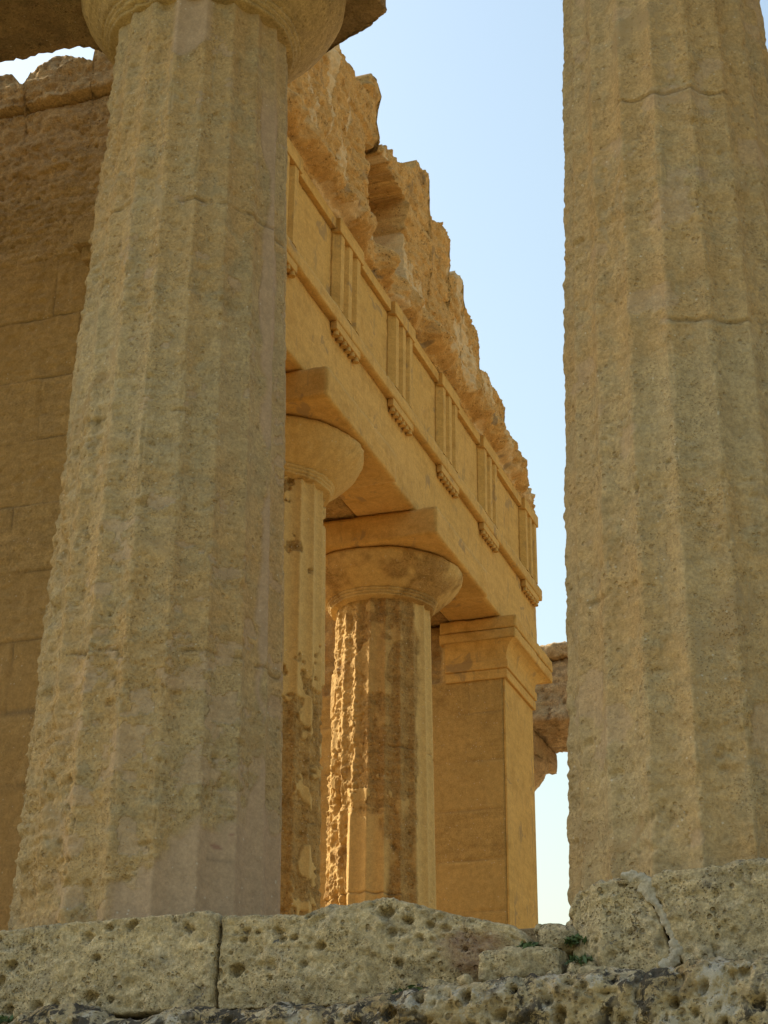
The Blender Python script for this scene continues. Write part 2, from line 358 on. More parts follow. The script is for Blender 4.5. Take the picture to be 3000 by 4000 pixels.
# ------------------------------------------------------------------ levels (eye at the origin)
G, ST = -1.65, 1.775                    # ground, top of the stylobate
NX, NL, NR = 8.33, 4.29, 1.275           # near colonnade: axis x, the two columns seen
NECK, ABB, ABT = 7.57, 8.09, 8.42       # near columns: neck, abacus bottom, abacus top

# ------------------------------------------------------------------ ground and platform
def sheet(name, x0, x1, y0, y1, z, mat):
    me = mesh_np(name, np.array([(x0, y0, z), (x1, y0, z), (x1, y1, z), (x0, y1, z)]), [(0, 1, 2, 3)], smooth=False)
    return tag(link(name, me, mat), kind='structure')
M['floor'] = stone('worn_floor', (0.30, 0.22, 0.12), (0.34, 0.25, 0.14), (0.26, 0.19, 0.11))
sheet('ground', -3000, 3000, -3000, 3000, G, M['soil'])
g = sheet('added_dark_ground', -400, 5.6, -300, 300, G + 0.004, M['dark_ground']); g['kind'] = 'structure'  # added unseen dark sheet, cuts bounce light from the camera side
def platform(name, x0, x1, y0, y1, z0, z1, mat):
    o = link(name, boxes(name, [(x0, y0, z0, x1, y1, z1)]), mat); return tag(o, kind='structure')
platform('temple_floor', 8.42, 27.6, -7.0, 30.0, G - 0.2, ST - 0.01, M['floor'])
platform('porch_floor', 10.2, 21.9, 5.1, 29.0, ST, 1.95, M['floor'])

# ------------------------------------------------------------------ near stylobate blocks
def near_blocks():
    rnd = random.Random(4)
    fr = {'y': 0.010, 'z': 0.010, 'x': 0.03}
    def put(name, me, mat, x, y, z, label, cat, group=None): return tag(link(name, me, mat, None, (x, y, z)), label, cat, group)
    def spl(ys, zs):
        ys = np.array(ys); zs = np.array(zs); o = np.argsort(ys); return lambda y: np.interp(y, ys[o], zs[o])
    # block under the left column: y 3.495..5.75, x 7.5..8.5
    yc, w = (3.495 + 5.75)/2, 5.75 - 3.495
    tp = spl([3.49, 3.58, 3.75, 4.12, 4.67, 5.8], [1.735, 1.75, 1.752, 1.745, 1.725, 1.74])
    H = 0.46; z0 = 1.29
    def defA(P, n, tp=tp, yc=yc, H=H, z0=z0):
        y = P[:, 1] + yc; s = (tp(y) - z0)/H; P = P.copy(); P[:, 2] = (P[:, 2] + H/2)*s - H/2; return P
    holes = [(y - yc, z - z0 - H/2, r) for y, z, r in ((4.16, 1.665, .028), (4.05, 1.70, .022), (3.93, 1.70, .024), (3.635, 1.665, .026), (4.56, 1.565, .03), (4.62, 1.475, .032),
             (4.55, 1.34, .03), (4.40, 1.345, .026), (4.13, 1.375, .038), (4.07, 1.335, .014), (4.02, 1.365, .022), (4.45, 1.63, .016), (4.1, 1.56, .022), (3.57, 1.57, .016), (4.3, 1.36, .018), (4.66, 1.70, .02), (3.72, 1.71, .012), (4.67, 1.60, .014))]
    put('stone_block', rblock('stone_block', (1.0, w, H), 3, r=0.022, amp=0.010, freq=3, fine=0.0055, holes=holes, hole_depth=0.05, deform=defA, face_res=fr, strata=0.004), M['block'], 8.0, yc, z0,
        'long grey block with scattered round holes under the left column', 'block', 'worn blocks of the top step')
    # block right of the joint, rising and then eroded away to the right: y 2.02..3.475
    y0, y1 = 1.99, 3.484; yc = (y0 + y1)/2; w = y1 - y0; z0 = 1.28; H = 0.48
    tp = spl([1.98, 2.02, 2.1, 2.2, 2.32, 2.45, 2.55, 2.64, 2.75, 2.85, 2.93, 3.0, 3.06, 3.14, 3.3, 3.48], [1.44, 1.55, 1.60, 1.625, 1.655, 1.70, 1.735, 1.757, 1.752, 1.735, 1.738, 1.722, 1.70, 1.705, 1.73, 1.735])
    def defB(P, n, tp=tp, yc=yc, H=H, z0=z0):
        P = P.copy(); y = P[:, 1] + yc; zz = (P[:, 2] + H/2)/H; s = (tp(y) - z0)/H
        P[:, 2] = (P[:, 2] + H/2)*s - H/2
        under = np.clip((2.75 - y)/0.6, 0, 1)*np.clip(0.42 - zz, 0, 1)          # hollowed foot at the right
        P[:, 0] += under*0.28 + np.clip((2.35 - y)/0.3, 0, 1)*0.06*(1 - zz) + 0.10*np.clip(zz - 0.82, 0, 1)*np.clip((3.1 - y)/0.4, 0, 1)
        return P
    holes = [(y - yc, z - z0 - H/2, r) for y, z, r in ((3.34, 1.665, .022), (3.29, 1.655, .016), (3.36, 1.62, .018), (3.40, 1.655, .014), (3.19, 1.675, .022), (3.155, 1.63, .022), (3.10, 1.635, .022), (3.385, 1.475, .032),
             (3.02, 1.745, .024), (2.97, 1.57, .024), (3.055, 1.50, .022), (2.66, 1.685, .034), (2.555, 1.66, .024), (2.63, 1.60, .024), (2.46, 1.665, .022), (2.38, 1.66, .02), (2.5, 1.59, .014), (3.22, 1.44, .016), (2.8, 1.56, .014), (2.72, 1.5, .012), (2.86, 1.46, .016), (2.3, 1.57, .018), (2.6, 1.46, .02), (2.22, 1.56, .016), (3.42, 1.56, .012))]
    def redB(P, n, yc=yc, z0=z0):
        y = P[:, 1] + yc; z = P[:, 2] + z0; f = sst(0.16, 0.04, np.hypot((y - 2.27)*0.9, (z - 1.49)*1.0) + 0.05*fbm(P*12, 3, 8)); return {'red': f*0.42}
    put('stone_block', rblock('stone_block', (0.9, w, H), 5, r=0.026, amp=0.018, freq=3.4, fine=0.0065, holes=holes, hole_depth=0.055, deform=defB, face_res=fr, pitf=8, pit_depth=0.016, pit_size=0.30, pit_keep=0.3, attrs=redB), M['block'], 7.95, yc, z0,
        'humped grey block full of round holes, worn away towards the right column', 'block', 'worn blocks of the top step')
    # two blocks under the right column with a mortar seam between them
    y0, y1 = 1.385, 1.86; yc = (y0 + y1)/2; w = y1 - y0; z0 = 1.33; H = 0.44
    tp = spl([1.3, 1.45, 1.55, 1.66, 1.73, 1.79, 1.85], [1.785, 1.78, 1.775, 1.765, 1.755, 1.74, 1.66])
    def defC(P, n, tp=tp, yc=yc, H=H, z0=z0):
        P = P.copy(); y = P[:, 1] + yc; zz = (P[:, 2] + H/2)/H; P[:, 2] = (P[:, 2] + H/2)*(tp(y) - z0)/H - H/2
        P[:, 1] += np.where(P[:, 1] < -0.1, 0.14*(zz - 0.3), 0)
        P[:, 0] += np.clip((y - 1.68)/0.2, 0, 1)*0.10; P[:, 1] -= np.clip((y - 1.7)/0.15, 0, 1)*0.05*(1 - zz)
        return P
    put('stone_block', rblock('stone_block', (0.9, w, H), 8, r=0.035, amp=0.016, freq=4, fine=0.0065, deform=defC, face_res=fr, pitf=9, pit_depth=0.02, pit_size=0.3, pit_keep=0.35, strata=0.006), M['block'], 7.95, yc, z0,
        'narrow rounded block below the left edge of the right column', 'block', 'worn blocks of the top step')
    y0, y1 = -1.2, 1.375; yc = (y0 + y1)/2; w = y1 - y0; z0 = 1.36; H = 0.44
    tp = spl([-1.3, 0.5, 0.96, 1.15, 1.3, 1.36, 1.45], [1.80, 1.81, 1.805, 1.795, 1.785, 1.765, 1.75])
    def defD(P, n, tp=tp, yc=yc, H=H, z0=z0):
        P = P.copy(); y = P[:, 1] + yc; zz = (P[:, 2] + H/2)/H; P[:, 2] = (P[:, 2] + H/2)*(tp(y) - z0)/H - H/2
        P[:, 1] += np.where(P[:, 1] > w/2 - 0.15, 0.14*(zz - 0.3), 0)
        return P
    b = put('stone_block', rblock('stone_block', (0.9, w, H), 13, r=0.028, amp=0.012, freq=4, fine=0.0065, deform=defD, face_res=fr, pitf=10, pit_depth=0.016, pit_size=0.3, pit_keep=0.3, strata=0.006), M['block'], 7.94, yc, z0,
        'broad rough block under the right column beside a pale mortar seam', 'block', 'worn blocks of the top step')
    # mortar seam
    path = np.array([(1.60, 1.775), (1.545, 1.765), (1.50, 1.745), (1.475, 1.68), (1.435, 1.61), (1.405, 1.55), (1.385, 1.49), (1.38, 1.44), (1.40, 1.395), (1.45, 1.37)])
    wid = np.array([0.012, 0.03, 0.045, 0.030, 0.022, 0.024, 0.028, 0.030, 0.040, 0.03])
    s = np.linspace(0, len(path) - 1, 130); py = np.interp(s, np.arange(len(path)), path[:, 0]) - 0.016; pz = np.interp(s, np.arange(len(path)), path[:, 1]); ww = np.interp(s, np.arange(len(path)), wid)
    ty, tz = np.gradient(py), np.gradient(pz); ln = np.hypot(ty, tz); ny, nz_ = -tz/ln, ty/ln
    a = np.linspace(-1, 1, 17); V = []
    for i in range(len(s)):
        e = 0.85*ww[i]*(1 + 0.22*sin(i*0.21) + 0.15*sin(i*0.57 + 1) + 0.08*sin(i*1.3))
        for k in a: V.append((7.493 + 0.010*k*k, py[i] + ny[i]*e*k, pz[i] + nz_[i]*e*k))
    V = np.array(V); V[:, 0] += 0.006*fbm(V*22, 4, 4, 0.6); n = len(V)
    W = V.copy(); W[:, 0] += 0.08
    idx = np.arange(n).reshape(len(s), 17); loop = np.concatenate([idx[:, 0], idx[-1, 1:], idx[-2::-1, -1], idx[0, -2:0:-1]]); nx = np.roll(loop, -1)
    Q = np.concatenate([quads_grid(len(s), 17), quads_grid(len(s), 17, off=n)[:, ::-1], np.stack([nx, loop, loop + n, nx + n], 1)])
    link('mortar_seam', mesh_np('mortar_seam', np.concatenate([V, W]) - np.array([7.94, yc, z0]), Q), M['mortar'], b)
    # lower course of pitted, lichened rock
    def low(y0, y1, x0, ys, zs, seed, label, pf=12, pd=0.06, z0=0.55):
        yc = (y0 + y1)/2; w = y1 - y0; H = 0.8; t = spl(ys, zs)
        def d(P, n):
            P = P.copy(); y = P[:, 1] + yc; P[:, 2] = (P[:, 2] + H/2)*(t(y) - z0)/H - H/2
            zz = (P[:, 2] + H/2)/(t(y) - z0); P[:, 0] += np.clip(zz - 0.9, 0, 1)*0.5; return P
        put('rock_ledge', rblock('rock_ledge', (1.2, w, H), seed, r=0.06, amp=0.03, freq=4.2, fine=0.011, pitf=pf, pit_depth=pd, pit_size=0.42, pit_keep=0.6, deform=d, face_res={'y': 0.011, 'z': 0.012, 'x': 0.02}),
            M['rock'], x0 + 0.6, yc, z0, label, 'rock', 'rough rocks of the lower step')
    low(3.93, 4.62, 7.28, [3.9, 4.0, 4.1, 4.25, 4.4, 4.5, 4.65], [1.20, 1.275, 1.315, 1.325, 1.295, 1.24, 1.2], 21, 'pale rounded rock at the foot of the long holed block', 11, 0.03)
    low(2.84, 3.97, 7.26, [2.8, 2.95, 3.1, 3.3, 3.5, 3.63, 3.75, 3.9, 4.0], [1.24, 1.265, 1.272, 1.262, 1.27, 1.275, 1.255, 1.265, 1.28], 22, 'dark lichened rock below the vertical joint between two blocks')
    low(1.45, 2.87, 7.20, [1.4, 1.6, 1.8, 2.0, 2.2, 2.36, 2.5, 2.65, 2.75, 2.9], [1.335, 1.34, 1.335, 1.335, 1.318, 1.30, 1.282, 1.285, 1.262, 1.25], 23, 'deeply pitted rock with black and white lichen below the loose stones', 12, 0.07)
    low(-0.9, 1.47, 7.20, [-1, 0.6, 0.96, 1.1, 1.25, 1.4, 1.5], [1.38, 1.37, 1.372, 1.362, 1.352, 1.345, 1.335], 24, 'pitted dark rock ledge below the broad block and its mortar seam', 12, 0.07)
    low(4.60, 6.6, 7.30, [4.5, 4.7, 5.2, 6.7], [1.20, 1.26, 1.28, 1.28], 25, 'lichened rock at the bottom left corner of the step')
    low(-0.9, 3.2, 6.86, [-1, 1, 2, 3.3], [0.57, 0.56, 0.55, 0.55], 26, 'foundation rock carrying the lower step below the right column', z0=-0.35)
    low(3.2, 6.6, 6.88, [3, 4, 5, 6.7], [0.54, 0.54, 0.55, 0.55], 27, 'foundation rock carrying the lower step below the left column', z0=-0.35)
    for x0, z0 in ((6.45, -1.7),):
        low(-0.9, 6.6, x0, [-1, 7], [-0.34, -0.35], 28, 'lowest foundation course at ground level', z0=z0)
    # loose stones between the blocks
    def loose(y, z, sx, sy, sz, seed, label, x=7.62, rot=0.0, tilt=0.0, r=0.06):
        o = put('loose_stone', rblock('loose_stone', (sx, sy, sz), seed, res=0.009, r=min(r, sz*0.45), amp=0.016, freq=7, fine=0.005, pitf=14, pit_depth=0.01, pit_size=0.3, pit_keep=0.3), M['block'], x, y, z, label, 'stone', 'loose stones in the gap between the blocks')
        o.rotation_euler = (tilt, 0, rot)
    loose(2.03, 1.335, 0.34, 0.37, 0.145, 41, 'flat squared stone lying in the gap, largest of the loose stones', 7.60, 0.03, -0.03, 0.035)
    loose(1.905, 1.475, 0.24, 0.20, 0.125, 42, 'round loose stone perched below the left edge of the right column', 7.68, 0.1, 0.05, 0.055)
    loose(2.10, 1.475, 0.16, 0.11, 0.07, 43, 'small pale stone wedged between the humped block and the round stone', 7.62, 0.2, 0, 0.03)
    loose(1.80, 1.335, 0.16, 0.11, 0.085, 44, 'small wedge shaped stone beside the flat squared stone', 7.52, 0.3, 0.2, 0.03)
    loose(1.725, 1.33, 0.14, 0.10, 0.05, 45, 'little flat stone at the foot of the narrow rounded block', 7.50, 0, 0.1, 0.02)
    loose(1.97, 1.575, 0.26, 0.16, 0.045, 46, 'thin grey slab on top of the round loose stone', 7.80, 0.2, 0.10, 0.02)
    loose(2.43, 1.32, 0.16, 0.09, 0.05, 47, 'pebble sized stone beside the green tuft under the humped block', 7.50, 0, 0.1, 0.02)
    loose(1.76, 1.40, 0.3, 0.2, 0.19, 48, 'earthy lump filling the corner beside the narrow rounded block', 7.82, 0.2, 0.1, 0.06)
    loose(2.30, 1.29, 0.2, 0.22, 0.06, 49, 'low grey stone in the hollow foot of the humped block', 7.55, 0.1, 0, 0.025)
    loose(1.86, 1.575, 0.3, 0.16, 0.10, 50, 'worn stone chip tucked against the base of the right column', 7.98, 0.2, 0, 0.04)
near_blocks()
def pebbles():
    rnd = random.Random(12)
    for i, (x, y, z, q) in enumerate(((7.50, 1.70, 1.345, .05), (7.46, 1.63, 1.345, .04), (7.44, 1.88, 1.335, .045), (7.42, 2.27, 1.32, .05), (7.44, 2.36, 1.305, .04), (7.60, 2.16, 1.47, .045), (7.62, 1.83, 1.49, .05), (7.55, 1.93, 1.475, .03))):
        o = link('pebble', rblock('pebble', (q*1.3, q*rnd.uniform(1.2, 1.9), q), 70 + i, res=0.007, r=q*0.4, amp=0.009, freq=14, fine=0.003), M['block'], None, (x, y, z)); o.rotation_euler = (rnd.uniform(-.2, .2), rnd.uniform(-.2, .2), rnd.uniform(0, 3))
        tag(o, 'small broken pebble in the rubble filling the gap beside the right column', 'pebble', 'pebbles in the gap between the blocks')
pebbles()

def plant(x, y, z, s, seed, label):
    rnd = random.Random(seed); V, Q = [], []
    for i in range(int(120*s/0.06)):
        a = rnd.uniform(0, 2*pi); rr = s*math.sqrt(rnd.random()); hgt = rnd.uniform(0.05, 0.9)*s*(1.1 - rr/s*0.5)
        c = np.array([cos(a)*rr, sin(a)*rr*1.2, hgt]); d = np.array([rnd.gauss(0, 1), rnd.gauss(0, 1), rnd.gauss(0.3, 0.7)]); d /= np.linalg.norm(d)
        e = np.cross(d, [rnd.gauss(0, 1), rnd.gauss(0, 1), rnd.gauss(0, 1)]); e /= np.linalg.norm(e); L = rnd.uniform(0.013, 0.024); W = L*0.4; k = len(V)
        V += [c - d*L, c + e*W, c + d*L, c - e*W]; Q.append((k, k + 1, k + 2, k + 3))
    tag(link('green_plant', mesh_np('green_plant', np.array(V), Q, smooth=False), M['leaf'], None, (x, y, z)), label, 'plant', 'small plants in the cracks')
plant(7.38, 2.50, 1.275, 0.06, 1, 'dark green tuft on the rock ledge under the humped block')
plant(7.48, 2.00, 1.47, 0.045, 2, 'small green plant on top of the flat squared stone')
plant(7.48, 1.775, 1.40, 0.045, 3, 'green plant in the corner beside the narrow rounded block')
plant(7.55, 1.80, 1.50, 0.04, 4, 'tiny plant beside the round loose stone')
plant(7.36, 4.5, 1.25, 0.05, 5, 'tiny plant at the bottom left below the long holed block')

# ------------------------------------------------------------------ near columns
def cfg_left(p, z, S):
    n = fbm(S*1.5, 4, 300); n2 = fbm(S*3.2, 4, 310, 0.6); n3 = fbm(S*np.array([6.5, 6.5, 8.0]), 4, 320, 0.55)
    low = sst(3.5, 2.6, z)
    wear = np.clip(0.22 - p/260 + 0.28*n + 0.12*low, 0.04, 0.8); rough = np.clip(0.45 + 0.6*n2 - p/220 + 0.30*low, 0.1, 1.3)
    # plaster fills between the eroded lumps near the foot, a restored strip at the right, a restored foot
    fill = sst(0.22, 0.32, n3 - 0.12 + 0.16*low - np.clip(z - 3.3, 0, 1)*0.30)*sst(-60, -30, p)*0.85
    strip = sst(0.0, 0.25, 0.55 + n*0.9 - np.abs(p - 55 - 3*n2)/9.5)*sst(0.6, 0.2, z - 6.6)
    edge = 2 + 16*n2; foot = sst(-0.03, 0.03, 2.20 + 0.12*n2 + 0.004*(p - 20) - z)*sst(edge - 3, edge + 3, p)
    foot = np.maximum(foot, sst(-0.02, 0.02, 1.96 - z + 0.05*n2)*sst(-18, -12, p))
    up = sst(0, 0.04, z - 7.12 + 0.25*n2)*sst(-22, -16, p)*sst(8, 2, p)
    patch = np.clip(np.maximum.reduce([fill*0.75, strip, foot, up]), 0, 1)
    # faded red painted ring and dash
    a = p - 31.0; b = (z - 2.225)/0.0118
    rad = np.hypot(a, b); ang = np.degrees(np.arctan2(b, a))
    ring = sst(1.6, 0.7, np.abs(rad - 4.6 - 0.8*n2))*np.where((ang > -75) & (ang < 8), 0.15, 1)
    red = ring*sst(-0.2, 0.35, fbm(S*16, 3, 77) + 0.05)*0.5*sst(7, 5.5, rad)
    dash = sst(1.2, 0.5, np.abs(b + 10.5))*sst(7.0, 5.5, np.abs(a))*0.3
    return dict(wear=wear, rough=rough, patch=patch, red=red, grime=dash, ra=0.017)
def cfg_right(p, z, S):
    n = fbm(S*1.5, 4, 400); n2 = fbm(S*3.0, 4, 410, 0.6); n3 = fbm(S*4.0, 4, 420)
    wear = np.clip(0.20 + 0.28*n - 0.10*sst(3.2, 2.4, z), 0.05, 0.8); rough = np.clip(0.40 + 0.5*n2 + 0.25*sst(-45, -70, p), 0.12, 1.3)
    patch = sst(0.45, 0.62, n3)*0.5
    return dict(wear=wear, rough=rough, patch=patch, ra=0.015)
DR = (6.04 - ST, 4.61 - ST, 3.19 - ST)
def annulet_profile(r0, r1, z0, z1, rings=3):
    pr = [(r0 - 0.05, z0 - 0.02), (r0 + 0.005, z0)]
    z = z0
    for i in range(rings):
        pr += [(r0 + 0.024 + 0.018*i, z + 0.003), (r0 + 0.030 + 0.018*i, z + 0.021), (r0 + 0.010 + 0.018*i, z + 0.024)]; z += 0.03
    ra = r0 + 0.02 + 0.018*rings; h = z1 - z
    for t in np.linspace(0, 1, 16):
        pr.append((ra + (r1 - ra)*(0.25*t + 0.75*sin(t*pi/2)) if t < 1 else r1, z + h*0.86*t))
    pr += [(r1 + 0.004, z + h*0.94), (r1 - 0.03, z1 + 0.003), (0.05, z1 + 0.003)]
    return pr
def near_column(y, seed, arris, cfg, label, abdef, echdef=None, parts=None, r1=0.575, lift=0.0, r0=0.72):
    NECK, ABB, ABT = 7.57 + lift, 8.09 + lift*1.7, 8.42
    t = thing('stone_column', label, 'column', (NX, y, ST), 'columns along the near side of the temple')
    if parts is None:
        link('shaft', shaft('shaft', r0, r1, NECK - ST + 0.2, (NX, y), seed, arris, cfg, drums=[q + 0.2 for q in DR], zbase=ST - 0.2), M['near'], t, (0, 0, -0.2))
        link('echinus', lathe('echinus', annulet_profile(r1 + 0.003, r1 + 0.365, NECK - ST, ABB - ST), seed + 2, amp=0.007, rough=0.3, deform=echdef), M['wall'], t)
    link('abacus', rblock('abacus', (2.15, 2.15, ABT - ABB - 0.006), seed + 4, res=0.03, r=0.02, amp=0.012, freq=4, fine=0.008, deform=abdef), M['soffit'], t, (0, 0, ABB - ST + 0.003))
    return t
def half(P, px, py, nx, ny, seed, amp=0.05):
    """break a block off along the line through (px,py) with outward normal (nx,ny)"""
    L = hypot(nx, ny); nx, ny = nx/L, ny/L; s = (P[:, 0] - px)*nx + (P[:, 1] - py)*ny
    s = s + amp*fbm(P*4.5, 4, seed, 0.6); m = np.clip(s, 0, None); P = P.copy(); P[:, 0] -= m*nx; P[:, 1] -= m*ny; return P
def ab_left(P, n):
    P = half(P, 0.74, -0.76, 0.9, -0.43, 61, 0.03); P = half(P, 0.40, 0.85, 0.85, 0.75, 62, 0.03); return P
def ab_right(P, n):
    return half(P, 1.0, 0.85, 1, 1, 66, 0.05)
tcl = atan2(-NL, -NX)
def ech_left(T, z, S):
    ph = np.degrees((T - tcl + pi) % (2*pi) - pi)
    up = np.clip((z - (NECK - ST) - 0.1)/0.4, 0, 1)
    return 0.05*sst(-62, -52, ph)*sst(-22, -34, ph)*np.clip(fbm(S*5, 4, 91, 0.6) + 0.5, 0, 2) + up*0.14*sst(-150, -130, ph)*sst(-40, -70, ph)
colL = near_column(NL, 101, 1.5, cfg_left, 'weathered stone column with a pinkish repaired strip, left of the frieze', ab_left, ech_left)
colR = near_column(NR, 202, -6.0, cfg_right, 'rough tan column cut by the right edge of the picture', ab_right, r1=0.568, lift=0.1, r0=0.742)

def near_entablature():
    t = thing('stone_entablature', 'dark underside of the beam resting on the left column', 'entablature', (NX, 4.3, ABT))
    y0, y1 = -3.4, 12.0
    def d(P, n): return P
    me = rblock('architrave', (1.12, y1 - y0, 0.98), 71, r=0.03, amp=0.014, freq=3, fine=0.01, face_res={'x': 0.04, 'y': 0.035, 'z': 0.08}, strata=0.004)
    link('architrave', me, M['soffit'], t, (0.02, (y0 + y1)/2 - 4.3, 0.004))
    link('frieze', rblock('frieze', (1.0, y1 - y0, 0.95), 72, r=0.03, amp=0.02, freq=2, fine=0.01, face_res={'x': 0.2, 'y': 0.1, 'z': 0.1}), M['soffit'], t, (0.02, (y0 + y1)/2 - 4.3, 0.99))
near_entablature()
for i, (y, lb) in enumerate(((7.35, 'column of the near side standing beyond the left edge of the picture'), (10.4, 'second column beyond the left edge of the picture'), (-1.76, 'column of the near side standing beyond the right edge of the picture'))):
    copy_tree(colL if y > 0 else colR, (NX, y, ST), lb)

# ------------------------------------------------------------------ flank wall of the cella, left
WX = 10.40
def joints(u, z, courses, blocklen, seed, w=0.006, base=0.0):
    """joint depth field of ashlar courses"""
    u3 = np.stack([u, z, u*0], 1); z2 = z + 0.010*fbm(u3*2.0, 3, seed); u2 = u + 0.008*fbm(u3*5, 2, seed + 1)
    k = np.floor((z2 - base)/courses); fz = (z2 - base)/courses - k; dz = np.minimum(fz, 1 - fz)*courses
    o = _hash(k.astype(np.int64), k.astype(np.int64)*0, k.astype(np.int64)*0, seed)*blocklen*0.3 + (k % 2)*blocklen*0.5
    fu = (u2 + o)/blocklen; iu = np.floor(fu); du = np.minimum(fu - iu, 1 - fu + iu)*blocklen
    on = sst(-0.5, 0.2, fbm(u3*2.2, 2, seed + 3) + 0.05)
    j = np.maximum(np.exp(-(dz/w)**2), np.exp(-(du/w)**2)*0.9)*(0.35 + 0.65*on)
    tone = _hash(k.astype(np.int64), iu.astype(np.int64), k.astype(np.int64)*0, seed + 9)
    return j, tone
def left_wall():
    t = thing('cella_wall', 'shaded wall with a ragged top behind the left column', 'wall', (WX, 5.5, 1.95))
    yk = np.array([5.5, 6.2, 6.24, 6.33, 6.345, 6.45, 6.6, 6.73, 6.90, 6.96, 6.985, 7.06, 7.12, 7.27, 7.4, 7.46, 7.7, 8.3, 9, 10, 12, 14]); zk = np.array([9.75, 9.74, 9.75, 9.71, 9.61, 9.66, 9.73, 9.75, 9.66, 9.66, 9.50, 9.53, 9.67, 9.66, 9.5, 9.62, 9.68, 9.5, 9.65, 9.4, 9.2, 9.0])
    def top(U): return np.interp(U, yk, zk) + 0.02*fbm(np.stack([U.ravel()*9, U.ravel()*0, U.ravel()*0], 1), 3, 12).reshape(U.shape)
    U = np.concatenate([np.arange(5.5, 8.2, 0.013), np.arange(8.2, 14, 0.05)]); Vv = np.concatenate([np.linspace(0, 0.35, 60), np.linspace(0.35, 1, 420)[1:]])
    def disp(u, z):
        P = np.stack([u, z, u*0 + 3], 1); up = sst(7.4, 8.6, z + 0.3*fbm(P*1.5, 3, 5))
        j, tone = joints(u, z, 0.545, 1.05, 51, base=0.1)
        e = fbm(P*np.array([2.0, 9, 1]), 5, 15, 0.62); m = fbm(P*6, 4, 16, 0.6)
        d = 0.014*j*(1 - up) + (0.004 + 0.014*up)*(e*0.8 + 0.3) + (0.003 + 0.008*up)*m + (0.004 + 0.008*up)*fbm(P*np.array([22, 34, 1]), 4, 17, 0.6)
        d += up*0.014*pits(P, 14, 19, 0.36, 0.6) + (1 - up)*(0.016*(tone - 0.5) + 0.010*sst(0.1, 0.5, fbm(P*3.5, 4, 26, 0.6)))
        # projecting ragged top course with a groove under it
        ledge = sst(9.285, 9.31, z + 0.012*fbm(P*4, 2, 18)); d -= 0.05*ledge
        d += 0.07*np.exp(-((z - 9.28 + 0.01*fbm(P*3, 2, 18))/0.018)**2)
        d += ledge*0.03*np.clip(fbm(P*np.array([3, 8, 1]), 4, 25, 0.6), -0.3, 1)
        return d
    def attrs(u, z):
        P = np.stack([u, z, u*0 + 3], 1); up = sst(7.2, 8.6, z)
        g = np.clip(0.55*sst(0.15, 0.6, fbm(P*1.6, 4, 33))*sst(8.0, 9.0, z), 0, 0.5); j, tone = joints(u, z, 0.545, 1.05, 51, base=0.1)
        return {'patch': np.clip((1 - up)*(0.25 + 0.5*tone) + 0.4*sst(0.3, 0.5, fbm(P*2, 4, 34))*(1 - 0.6*sst(8.6, 9.2, z)), 0, 0.9), 'grime': np.maximum(g, j*0.5*(1 - up))}
    me = slab('wall', U, Vv, 1.95, top, lambda u, z, d: np.stack([d, u - 5.5, z - 1.95], 1), disp, 1.29, attrs, seed=3)
    link('wall', me, M['wall'], t)
    # anta capital, wrapping a short way round the flank
    L = [(-0.16, -0.2, 7.70, 1.44, 0.80, 7.94), (-0.11, -0.14, 7.58, 1.39, 0.74, 7.70), (-0.05, -0.07, 7.30, 1.33, 0.60, 7.58), (-0.03, -0.045, 7.16, 1.31, 0.59, 7.30)]
    link('anta_capital', boxes('anta_capital', [(a, b, c - 1.95, d, e, f - 1.95) for a, b, c, d, e, f in L]), M['wall'], t)
left_wall()

